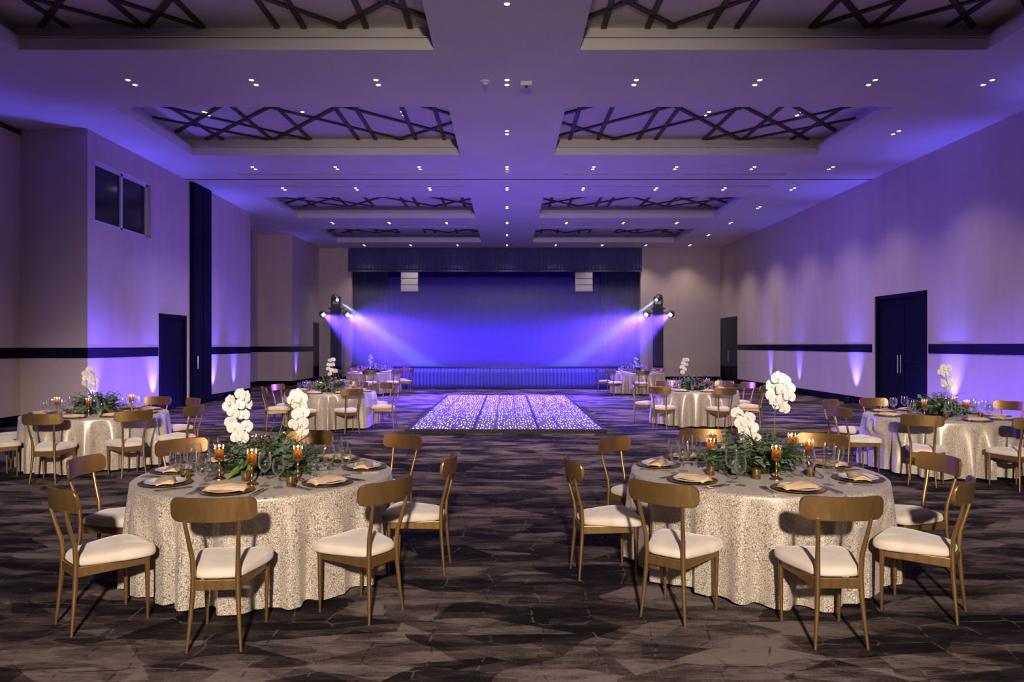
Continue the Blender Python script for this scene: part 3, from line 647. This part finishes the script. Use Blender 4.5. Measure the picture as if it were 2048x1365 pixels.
def make_cloth_mesh(seed, press=()):
    r = random.Random(seed); NF = 21; N = NF * 18; V = 22
    amp = [r.uniform(.45, 1.25) for _ in range(NF)]; ph = [r.uniform(-.3, .3) for _ in range(NF)]; hem = [r.uniform(-.012, .02) for _ in range(NF)]
    def lerp(A, s):
        i = int(s) % NF; k = s - int(s); k = k * k * (3 - 2 * k); return A[i] * (1 - k) + A[(i + 1) % NF] * k
    b = MB(); rows = []
    prof = [(.25, TH), (.6, TH), (.82, TH), (TR - .03, TH), (TR - .012, TH - .002), (TR - .003, TH - .009), (TR, TH - .022)]
    for rr, z in prof: rows.append([(rr * math.cos(2 * PI * i / N), rr * math.sin(2 * PI * i / N), z) for i in range(N)])
    for j in range(1, V + 1):
        u = j / V; row = []
        for i in range(N):
            th = 2 * PI * i / N; s = i / N * NF; A = lerp(amp, s); wv = math.sin(2 * PI * (s + lerp(ph, s)) )
            wv = (abs(wv) ** .8) * (1 if wv > 0 else -1)
            g = min(1., u * 1.25) ** .85; small = .006 * math.sin(th * 57 + 3 * math.sin(th * 5)) * g
            R = TR + .012 * u + .080 * A * wv * g + small
            for rf, an in press:
                d = abs((th - an + PI) % (2 * PI) - PI)
                if d < .36 and u > .2:
                    lim = max(.74, (rf - .012) / max(math.cos(min(d, .24)), .5)); k_ = min(1., max(0., (.36 - d) / .13)); k_ = k_ * k_ * (3 - 2 * k_)
                    ku = min(1., (u - .2) / .14)
                    if R > lim: R += (lim - R) * k_ * ku
            z = TH - .022 + (.028 + lerp(hem, s) - TH + .022) * u
            row.append((R * math.cos(th), R * math.sin(th), z))
        rows.append(row)
    vs = [p for q in rows for p in q]; vs.append((0, 0, TH)); fs = [(j * N + i, (j + 1) * N + i, (j + 1) * N + (i + 1) % N, j * N + (i + 1) % N) for j in range(len(rows) - 1) for i in range(N)]
    fs += [(len(vs) - 1, i, (i + 1) % N) for i in range(N)]
    b.add(vs, fs); return b
def make_table():
    t = thing('banquet_table', 'round table', 'table')
    b = MB(); b.lathe([(0, TH - .035), (TR - .03, TH - .035), (TR - .02, TH - .03), (TR - .02, TH - .008), (TR - .03, TH - .003), (0, TH - .003)], 64); b.build('tabletop', 'slat', t)
    for k in range(4):
        a = PI / 4 + k * PI / 2; b = MB(); b.tube([(.6 * math.cos(a), .6 * math.sin(a), 0), (.55 * math.cos(a), .55 * math.sin(a), TH - .035)], .018, 8); b.build('leg', 'black', t)
    return t
TBK = Kind(make_table)
cloths = []
def make_charger():
    t = thing('charger_plate', 'charger', 'charger plate')
    b = MB(); b.lathe([(0, .002), (.11, .002), (.15, .010), (.164, .014), (.164, .017), (.15, .014), (.11, .006), (0, .006)], 48); b.build('dish', 'charger', t)
    b = MB()
    for k in range(64):
        a = 2 * PI * k / 64; c = Vector((.166 * math.cos(a), .166 * math.sin(a), .0155)); b.lathe([(0, -.005), (.005, 0), (0, .005)], 6, 0, Matrix.Translation(c))
    b.build('beaded_rim', 'charger', t); return t
def make_plate():
    b = MB(); b.lathe([(0, .0), (.08, .0), (.09, .004), (.128, .017), (.131, .019), (.128, .021), (.09, .008), (.08, .005), (0, .005)], 40)
    return tag(b.build('dinner_plate', 'porcelain'), 'white plate on charger here', 'plate')
def make_napkin():
    b = MB()
    for k, (w, l, z, tw) in enumerate(((.062, .135, .0, 0), (.054, .13, .007, .10), (.044, .125, .013, .22), (.03, .12, .018, .34))):
        def fn(u, v, w=w, l=l, z=z, tw=tw):
            x = (u - .5) * 2 * l; y = (v - .5) * 2 * w * (1 - .35 * abs(u - .5) * (1 if u > .5 else .6)); c, s = math.cos(tw * .5), math.sin(tw * .5)
            zz = .024 + z + .009 * math.sin(v * PI) + .005 * math.sin(u * 9 + k) * v - .006 * (abs(u - .5) * 2) ** 3
            return (x * c - y * s, x * s + y * c + k * .005, zz)
        b.grid(fn, 14, 8)
    o = b.build('folded_napkin', 'napkin', solid=.003); return tag(o, 'champagne napkin lying on plate', 'napkin')
def make_glass(hs):
    def f():
        t = thing('wine_glass', 'glass', 'wine glass'); z0 = .085 * hs; r = .041 * (1.06 if hs > 1 else .96)
        b = MB(); b.lathe([(0, .004), (.012, .006), (.034, .003), (.035, .0005), (0, .0005)], 24); b.build('foot', 'glass', t)
        b = MB(); b.lathe([(.012, .006), (.005, .014), (.0036, .04), (.0036, z0 - .012), (.006, z0 - .003)], 12); b.build('stem', 'glass', t)
        b = MB(); b.lathe([(0, z0 - .004), (.006, z0 - .003), (.020, z0 + .006), (.034, z0 + .024), (r, z0 + .048), (r * .985, z0 + .075), (r * .86, z0 + .105 * hs), (r * .80, z0 + .118 * hs),
                           (r * .78, z0 + .118 * hs), (r * .83, z0 + .105 * hs), (r * .95, z0 + .075), (r * .96, z0 + .048), (.032, z0 + .025), (.018, z0 + .0085), (0, z0)], 28); b.build('bowl', 'glass', t)
        return t
    return f
def make_fork():
    b = MB(); b.bar((0, -.1, .003), (0, .02, .004), .008, .003, 0, .006, .003); b.bar((0, .02, .004), (0, .055, .006), .006, .003, 0, .02, .003)
    for k in range(4): b.bar((-.0085 + k * .0057, .055, .006), (-.0085 + k * .0057, .098, .009), .0034, .0025)
    return tag(b.build('fork', 'steel', smooth=False), 'steel fork on table here', 'fork')
def make_knife():
    b = MB(); b.bar((0, -.115, .004), (0, -.01, .004), .013, .006, 0, .010, .005); b.bar((0, -.01, .003), (0, .115, .003), .017, .003, 0, .009, .002)
    return tag(b.build('table_knife', 'steel', smooth=False), 'steel knife on table here', 'knife')
def make_votive():
    t = thing('votive_cup', 'gold cup', 'votive cup')
    b = MB(); b.lathe([(0, .0), (.024, .0), (.0275, .004), (.032, .07), (.030, .07), (.026, .008), (0, .008)], 24); b.build('cup', 'mercury', t)
    b = MB(); b.lathe([(0, .03), (.0265, .03), (.0265, .009)], 16); b.build('candle', 'wax', t); return t
def make_candle():
    t = thing('candle_holder', 'brass holder', 'candle holder')
    b = MB(); b.lathe([(0, 0), (.045, 0), (.044, .006), (.028, .014), (.012, .024), (.009, .03), (.0085, .045), (.012, .05), (.0075, .056), (.007, .10), (.011, .105), (.007, .112), (.008, .125), (.012, .132), (.030, .138), (.033, .142), (.033, .150), (0, .150)], 24); b.build('pedestal', 'brass', t)
    b = MB(); b.lathe([(.0315, .150), (.0315, .242), (.030, .242), (.030, .150)], 24); b.build('glass_cylinder', 'glass', t)
    b = MB(); b.lathe([(0, .151), (.0275, .151), (.0285, .212), (.0265, .212), (.0255, .155), (0, .155)], 24); c = b.build('amber_cup', 'amber', t)
    b = MB(); b.lathe([(0, .180), (.003, .182), (.006, .190), (.005, .200), (.0015, .213), (0, .217)], 10); b.build('flame', 'flame', c); return t
CG, PL, NP, G1, G2, FK, KN, VO, CA = (Kind(f) for f in (make_charger, make_plate, make_napkin, make_glass(1.12), make_glass(.95), make_fork, make_knife, make_votive, make_candle))
# ------------------------------------------------------------------ flowers
def rotm(d, roll=0):
    return Vector(d).to_track_quat('Z', 'Y').to_matrix().to_4x4() @ Matrix.Rotation(roll, 4, 'Z')
def leaf(b, p, d, up, L, W, mi=0, fold=.25, droop=.25, tip=1.):
    """leaf blade from p along d; up = face normal hint"""
    d = Vector(d).normalized(); s = d.cross(Vector(up)); s = s.normalized() if s.length > 1e-3 else Vector((1, 0, 0)); n_ = s.cross(d); vs = []; K = 5
    for i in range(K + 1):
        u = i / K; w = W * math.sin(PI * min(.97, .08 + .92 * u ** tip)) ** .7 if 0 < i < K else (W * .12 if i == 0 else W * .05)
        c = Vector(p) + d * L * u - n_ * droop * L * u * u
        vs += [c - s * w + n_ * fold * w, c, c + s * w + n_ * fold * w]
    fs = []
    for i in range(K): fs += [(3 * i, 3 * i + 1, 3 * i + 4, 3 * i + 3), (3 * i + 1, 3 * i + 2, 3 * i + 5, 3 * i + 4)]
    b.add(vs, fs, mi)
def blossom_mesh(seed):
    r = random.Random(seed); b = MB()
    def petal(ang, L, W, cup, mi=0):
        def fn(u, v):
            rr = L * u; w = W * (math.sin(PI * (.10 + .86 * u)) ** .62) * (v - .5) * 2
            z = cup * (u * u) - .25 * cup * (2 * v - 1) ** 2 * u + .002 * math.sin(9 * u + 5 * v)
            return (rr * math.cos(ang) - w * math.sin(ang), rr * math.sin(ang) + w * math.cos(ang), z)
        b.grid(fn, 6, 6, mi)
    for a, L, W, c in ((90, .048, .022, -.006), (215, .046, .020, -.008), (325, .046, .020, -.008)): petal(math.radians(a + r.uniform(-6, 6)), L, W, c)
    for a in (8, 172): petal(math.radians(a + r.uniform(-5, 5)), .050, .036, .006)
    b.lathe([(0, -.004), (.007, .0), (.009, .008), (.005, .014), (0, .016)], 8, 0, Matrix.Translation((0, .002, 0)))
    b.lathe([(0, -.002), (.008, .002), (.007, .010), (0, .013)], 8, 1, Matrix.Translation((0, -.010, .003)))
    return b
BLM = []
def blossom(parent, loc, face, roll, sc):
    if len(BLM) < 4:
        o = blossom_mesh(len(BLM)).build('blossom', ['petal', 'lip'], parent, angle=180); BLM.append(o)
    else:
        o = BLM[rnd.randrange(4)].copy(); COL.objects.link(o); o.parent = parent
    o.matrix_local = Matrix.Translation(loc) @ rotm(face, 0) @ Matrix.Rotation(roll, 4, 'Z') @ Matrix.Scale(sc, 4)
    return o
def foliage(seed, dense=1.):
    r = random.Random(seed); E, Fn, B, Br, S = MB(), MB(), MB(), MB(), MB()
    for k in range(int(90 * dense)):                      # eucalyptus sprigs with round leaves
        a = r.uniform(0, 2 * PI); el = r.uniform(-.02, 1.25); L = r.uniform(.18, .36) * (1.08 - .28 * el); d0 = Vector((math.cos(a) * math.cos(el) * 1.05, math.sin(a) * math.cos(el) * .72, math.sin(el)))
        p0 = Vector((r.uniform(-.14, .14), r.uniform(-.09, .09), r.uniform(.03, .09))); pts = []
        for i in range(7): u = i / 6; pts.append(p0 + d0 * L * u + Vector((0, 0, -.10 * L * u * u * (2.2 - el))))
        for q in pts: q.z = max(q.z, .008)
        S.tube(pts, .0018, 4)
        for i in range(1, 7):
            for q in range(3):
                ta = r.uniform(0, 2 * PI); out = (rotm(d0) @ Vector((math.cos(ta), math.sin(ta), .35))).normalized()
                pos = pts[i].copy(); tgt = pos + out * .04
                if tgt.z < .01: out.z = abs(out.z)
                W = r.uniform(.012, .022) * (1.15 - .06 * i); leaf(E, pos, out, d0 + Vector((0, 0, .7)), W * 2.1, W, 0, .15, .15)
    for k in range(int(20 * dense)):                      # fern fronds
        a = r.uniform(0, 2 * PI); el = r.uniform(.0, .9); L = r.uniform(.28, .46); d0 = Vector((math.cos(a) * math.cos(el), math.sin(a) * math.cos(el) * .72, math.sin(el))); p0 = Vector((r.uniform(-.12, .12), r.uniform(-.07, .07), .05)); pts = []
        for i in range(15): u = i / 14; q = p0 + d0 * L * u + Vector((0, 0, -.16 * u * u)); q.z = max(q.z, .012); pts.append(q)
        S.tube(pts, .0018, 4); side = d0.cross(Vector((0, 0, 1))).normalized()
        for i in range(2, 15):
            for s in (-1, 1):
                l = .075 * math.sin(PI * (.15 + .8 * i / 15)); leaf(Fn, pts[i], side * s + d0 * .6 + Vector((0, 0, .1)), (0, 0, 1), l, l * .13, 0, .1, .2)
    for k in range(int(12 * dense)):                      # long blades
        a = r.uniform(0, 2 * PI); el = r.uniform(.25, 1.); leaf(Fn, (r.uniform(-.08, .08), r.uniform(-.05, .05), .06), (math.cos(a) * math.cos(el), math.sin(a) * math.cos(el) * .7, math.sin(el)), (0, 0, 1), r.uniform(.28, .42), r.uniform(.010, .016), 0, .4, .22, .8)
    for k in range(int(46 * dense)):                      # darker filler leaves
        a = r.uniform(0, 2 * PI); el = r.uniform(0, 1.3); leaf(Fn, (r.uniform(-.17, .17), r.uniform(-.12, .12), r.uniform(.04, .12)), (math.cos(a) * math.cos(el), math.sin(a) * math.cos(el), math.sin(el)), (0, 0, 1), r.uniform(.07, .15), r.uniform(.016, .03), 0, .3, .3)
    for k in range(11):
        a = r.uniform(0, 2 * PI); leaf(B, (.10 * math.cos(a), .07 * math.sin(a), .09), (math.cos(a), math.sin(a) * .8, r.uniform(-.1, .55)), (0, 0, 1), r.uniform(.16, .24), r.uniform(.026, .042), 0, .3, .35)
    for k in range(70):
        c = Vector((r.gauss(0, .035), r.gauss(0, .03), r.uniform(.10, .24))); b_ = .006; Br.lathe([(0, -b_), (b_, 0), (0, b_)], 5, 0, Matrix.Translation(c))
    for k in range(8):
        c = (r.gauss(0, .02), r.gauss(0, .02), .22); Br.tube([(0, 0, .05), (c[0], c[1], .2)], .0015, 4)
    base = MB(); base.lathe([(0, .0), (.13, .0), (.15, .02), (.14, .05), (.08, .085), (0, .095)], 20, 0, Matrix.Diagonal((1.15, .8, 1, 1)))
    return [('moss_base', base, 'dark'), ('eucalyptus_foliage', E, 'eucal'), ('fern_foliage', Fn, 'fern'), ('broad_leaves', B, 'lime'), ('seed_cluster', Br, 'berry'), ('foliage_stems', S, 'stem')]
FOL = [[(n_, b_.build(n_, m_)) for n_, b_, m_ in foliage(11 + 7 * k)] for k in range(2)]
folused = [0, 0]
def centrepiece(C, label, sprays, var, sc=1., rz=0., group='floral centrepieces'):
    t = thing('floral_centerpiece', label, 'flower arrangement', (C[0], C[1], TH + .001), 0, group)
    for n_, o in FOL[var]:
        if folused[var]: o = o.copy(); COL.objects.link(o)
        o.parent = t; o.scale = (sc * 1.22, sc * 1.15, sc * 1.1); o.rotation_euler = (0, 0, rz)
        if n_ in ('broad_leaves',): o['label'] = 'bright green broad leaves'
        if n_ == 'seed_cluster': o['label'] = 'brownish seed cluster'; o['kind'] = 'stuff'
    folused[var] = 1
    for stem_pts, bl in sprays:
        b = MB(); b.tube(stem_pts, .0032, 6); s = b.build('orchid_stem', 'stem', t)
        for q in bl:
            x, z = q; y = rnd.uniform(-.03, .03); f = Vector((rnd.uniform(-.5, .5), -1, rnd.uniform(-.25, .35)))
            blossom(s, (x, y - .01, z), f, rnd.uniform(-.35, .35), rnd.uniform(.92, 1.12))
    return t
def px_local(C, lst):
    k = C[1] / F; x0 = CX + C[0] / k; y0 = CY + (EYE - TH) / k
    return [((x - x0) * k, (y0 - y) * k) for x, y in lst]
def st(C, lst):
    return [(x, .0, z) for x, z in px_local(C, lst)]
C1, C2 = TAB[0]['c'], TAB[1]['c']
S1 = [(483, 790), (493, 794), (465, 801), (480, 810), (494, 810), (459, 815), (468, 826), (487, 831), (462, 846), (471, 856), (492, 854), (479, 865), (473, 878), (488, 875)]
S2 = [(594, 791), (603, 797), (587, 801), (592, 812), (603, 812), (596, 830), (606, 826), (588, 850), (608, 846), (603, 862)]
S3 = [(1475, 828), (1482, 846), (1498, 837), (1486, 861), (1503, 855), (1489, 886), (1499, 873), (1512, 878), (1509, 892)]
S4 = [(1553, 757), (1567, 761), (1544, 772), (1558, 779), (1576, 777), (1542, 790), (1574, 792), (1546, 802), (1563, 799), (1560, 810), (1570, 818)]
centrepiece(C1, 'green centrepiece with two white orchid sprays on the front-row window table', [
    (st(C1, [(505, 935), (482, 895), (476, 860), (474, 830), (484, 795)]), px_local(C1, S1)), (st(C1, [(545, 935), (553, 890), (568, 835), (584, 800), (596, 795), (602, 820), (600, 858)]), px_local(C1, S2))], 0)
centrepiece(C2, 'green centrepiece with two white orchid sprays on the front-row door table', [
    (st(C2, [(1500, 935), (1508, 890), (1500, 860), (1488, 835), (1477, 828)]), px_local(C2, S3)), (st(C2, [(1540, 925), (1549, 870), (1550, 818), (1558, 790), (1556, 760)]), px_local(C2, S4))], 1)
FAR = {2: ([(178, 740), (171, 748), (186, 746), (173, 757), (184, 758), (188, 763), (170, 768), (178, 773), (184, 776)], [(186, 800), (192, 775), (188, 750), (180, 742)]),
       3: ([(1884, 735), (1893, 737), (1880, 745), (1889, 748), (1898, 752), (1882, 764), (1890, 770), (1898, 768), (1893, 777)], [(1895, 800), (1896, 775), (1892, 750), (1886, 738)]),
       4: ([(660, 722), (666, 720), (658, 730), (666, 730), (657, 738), (664, 741), (670, 743), (661, 748)], [(664, 765), (667, 745), (663, 722)]),
       5: ([(1368, 720), (1374, 720), (1366, 727), (1372, 730), (1364, 735), (1369, 739), (1364, 745)], [(1378, 765), (1382, 740), (1374, 720)]),
       6: ([(741, 713), (743, 717), (739, 720), (742, 724), (741, 729)], [(744, 742), (744, 725), (741, 712)]),
       7: ([(1271, 717), (1274, 719), (1270, 724), (1273, 728), (1271, 733)], [(1276, 745), (1276, 730), (1272, 716)])}
for k, (bl, stm) in FAR.items():
    C = TAB[k]['c']; centrepiece(C, 'green centrepiece with one white orchid spray on the %s' % TAB[k]['n'], [(st(C, stm), px_local(C, bl))], k % 2, 1., .6 * k)
# ------------------------------------------------------------------ lay the tables
CAND = {0: [(-.25, -.26), (.05, -.46), (.31, -.29), (-.02, .46), (-.22, .30)], 1: [(-.31, .04), (.04, -.335), (.395, -.04), (-.17, .47), (.42, .34)]}
VOT = {0: [(-.48, -.28), (-.04, -.33), (.33, -.52)], 1: [(-.37, -.17), (-.09, -.31), (.33, -.22)]}
cvar = []
for ti, T in enumerate(TAB):
    C = T['c']; nm = T['n']; lay = TH + .001
    TBK.put((C[0], C[1], 0), .3 * ti, 'round banquet table hidden under the cloth of the %s' % nm, 'round banquet tables')
    press = []
    for x, y, h in T['chairs']:
        hd = math.radians(h); fx, fy = x + math.sin(hd) * .475 - C[0], y + math.cos(hd) * .475 - C[1]
        press.append((math.hypot(fx, fy), math.atan2(fy, fx)))
    o = make_cloth_mesh(40 + ti, press).build('tablecloth', 'cloth'); o.location = (C[0], C[1], 0)
    tag(o, 'champagne crackle-patterned floor-length cloth on the %s' % nm, 'tablecloth', 'champagne tablecloths')
    angs = [math.degrees(math.atan2(x - C[0], -(y - C[1]))) for x, y, h in T['chairs']]
    for (x, y, h), s in zip(T['chairs'], sectors(angs)):
        CH.put((x, y, 0), -math.radians(h), 'gold chair with cream seat at the %s of the %s' % (s, nm), 'gold chairs round the tables')
    for a, s in zip(T['plates'], sectors(T['plates'])):
        A = math.radians(a); u = Vector((math.sin(A), -math.cos(A), 0)); tg = Vector((math.cos(A), math.sin(A), 0))   # outward, diner's right
        P = lambda r_, t_, z=0.: (C[0] + u.x * r_ + tg.x * t_, C[1] + u.y * r_ + tg.y * t_, lay + z)
        w = 'of the %s setting on the %s' % (s, nm)
        CG.put(P(.70, 0), A, 'beaded gold charger %s' % w, 'gold charger plates')
        PL.put(P(.70, 0, .0065), A, 'white dinner plate %s' % w, 'white dinner plates')
        NP.put(P(.70, 0, .0), A + rnd.uniform(-.3, .3), 'folded champagne napkin %s' % w, 'folded napkins')
        G1.put(P(.50, .17), 0, 'taller clear wine glass %s' % w, 'wine glasses')
        G2.put(P(.55, .28), 0, 'shorter clear wine glass %s' % w, 'wine glasses')
        if ti < 2:
            FK.put(P(.70, -.215), A, 'outer steel fork %s' % w, 'forks'); FK.put(P(.695, -.19), A, 'inner steel fork %s' % w, 'forks')
            KN.put(P(.70, .195), A, 'inner steel knife %s' % w, 'table knives'); KN.put(P(.705, .225), A, 'outer steel knife %s' % w, 'table knives')
    cds = CAND.get(ti, [(-.36, -.30), (.12, -.40), (.36, .22)]); vts = VOT.get(ti, [(-.12, -.36), (.36, -.30)])
    ca = sectors([math.degrees(math.atan2(x, -y)) for x, y in cds])
    for (x, y), s in zip(cds, ca):
        CA.put((C[0] + x, C[1] + y, lay), 0, 'lit brass candle holder on the %s of the %s' % (s, nm), 'candle holders')
        if ti < 4:
            L = bpy.data.lights.new('candle_glow', 'POINT'); L.energy = .9; L.color = (1., .58, .25); L.shadow_soft_size = .008
            q = bpy.data.objects.new('candle_glow', L); COL.objects.link(q); q.location = (C[0] + x, C[1] + y, lay + .226)
            L2 = bpy.data.lights.new('cup_glow', 'POINT'); L2.energy = .22; L2.color = (1., .72, .35); L2.shadow_soft_size = .006
            q = bpy.data.objects.new('cup_glow', L2); COL.objects.link(q); q.location = (C[0] + x, C[1] + y, lay + .19)
    for (x, y), s in zip(vts, sectors([math.degrees(math.atan2(x, -y)) for x, y in vts])):
        VO.put((C[0] + x, C[1] + y, lay), 0, 'gold mercury-glass votive cup on the %s of the %s' % (s, nm), 'votive cups')
# ------------------------------------------------------------------ light
for x, y, z in LIT:
    spot('downlight_beam', (x, y, z - .03), (x, y, 0), DL_COL, 215 if y < 25 else (330 if y < 30 else 170), 104, 1., .06)
# unseen photographer's lamp behind the viewer, placed from chair shadows: the frontal warm light
spot('unseen_front_lamp', (.23, -4.1, 3.9), (.1, 7., .6), (1., .84, .70), 5000, 66, .75, .16)
for k, pw, cn in ((2, 4200, 19), (3, 4200, 19), (4, 4200, 13), (5, 4200, 13)):  # narrow lamps added beside it to brighten four farther tables
    c = TAB[k]['c']; spot('unseen_front_lamp', (.23 + .25 * (-1 if c[0] < 0 else 1), -4.1, 3.9), (c[0], c[1], .5), (1., .84, .70), pw, cn, .9, .14)
W = bpy.data.worlds.new('world'); SC.world = W; W.use_nodes = True
bg = W.node_tree.nodes['Background']; bg.inputs[0].default_value = (.60, .46, .52, 1); bg.inputs[1].default_value = .15
# ------------------------------------------------------------------ camera
cam = bpy.data.cameras.new('camera'); co = bpy.data.objects.new('camera', cam); COL.objects.link(co); SC.camera = co
co.location = (0, 0, EYE); co.rotation_euler = (PI / 2, 0, 0)
cam.sensor_width = 36; cam.sensor_fit = 'HORIZONTAL'; cam.lens = F / 2048 * 36; cam.shift_x = 10 / 2048; cam.shift_y = 8.5 / 2048; cam.clip_end = 200
SC.view_settings.view_transform = 'Standard'; SC.view_settings.look = 'None'; SC.view_settings.exposure = 0.; SC.view_settings.gamma = 1.
cy = SC.cycles; cy.use_denoising = True; cy.use_adaptive_sampling = True; cy.adaptive_threshold = .09; cy.light_sampling_threshold = .03; cy.max_bounces = 4; cy.diffuse_bounces = 3; cy.glossy_bounces = 3; cy.transparent_max_bounces = 24; cy.volume_bounces = 0
cy.caustics_reflective = False; cy.caustics_refractive = False; cy.sample_clamp_indirect = 4.; cy.blur_glossy = .5
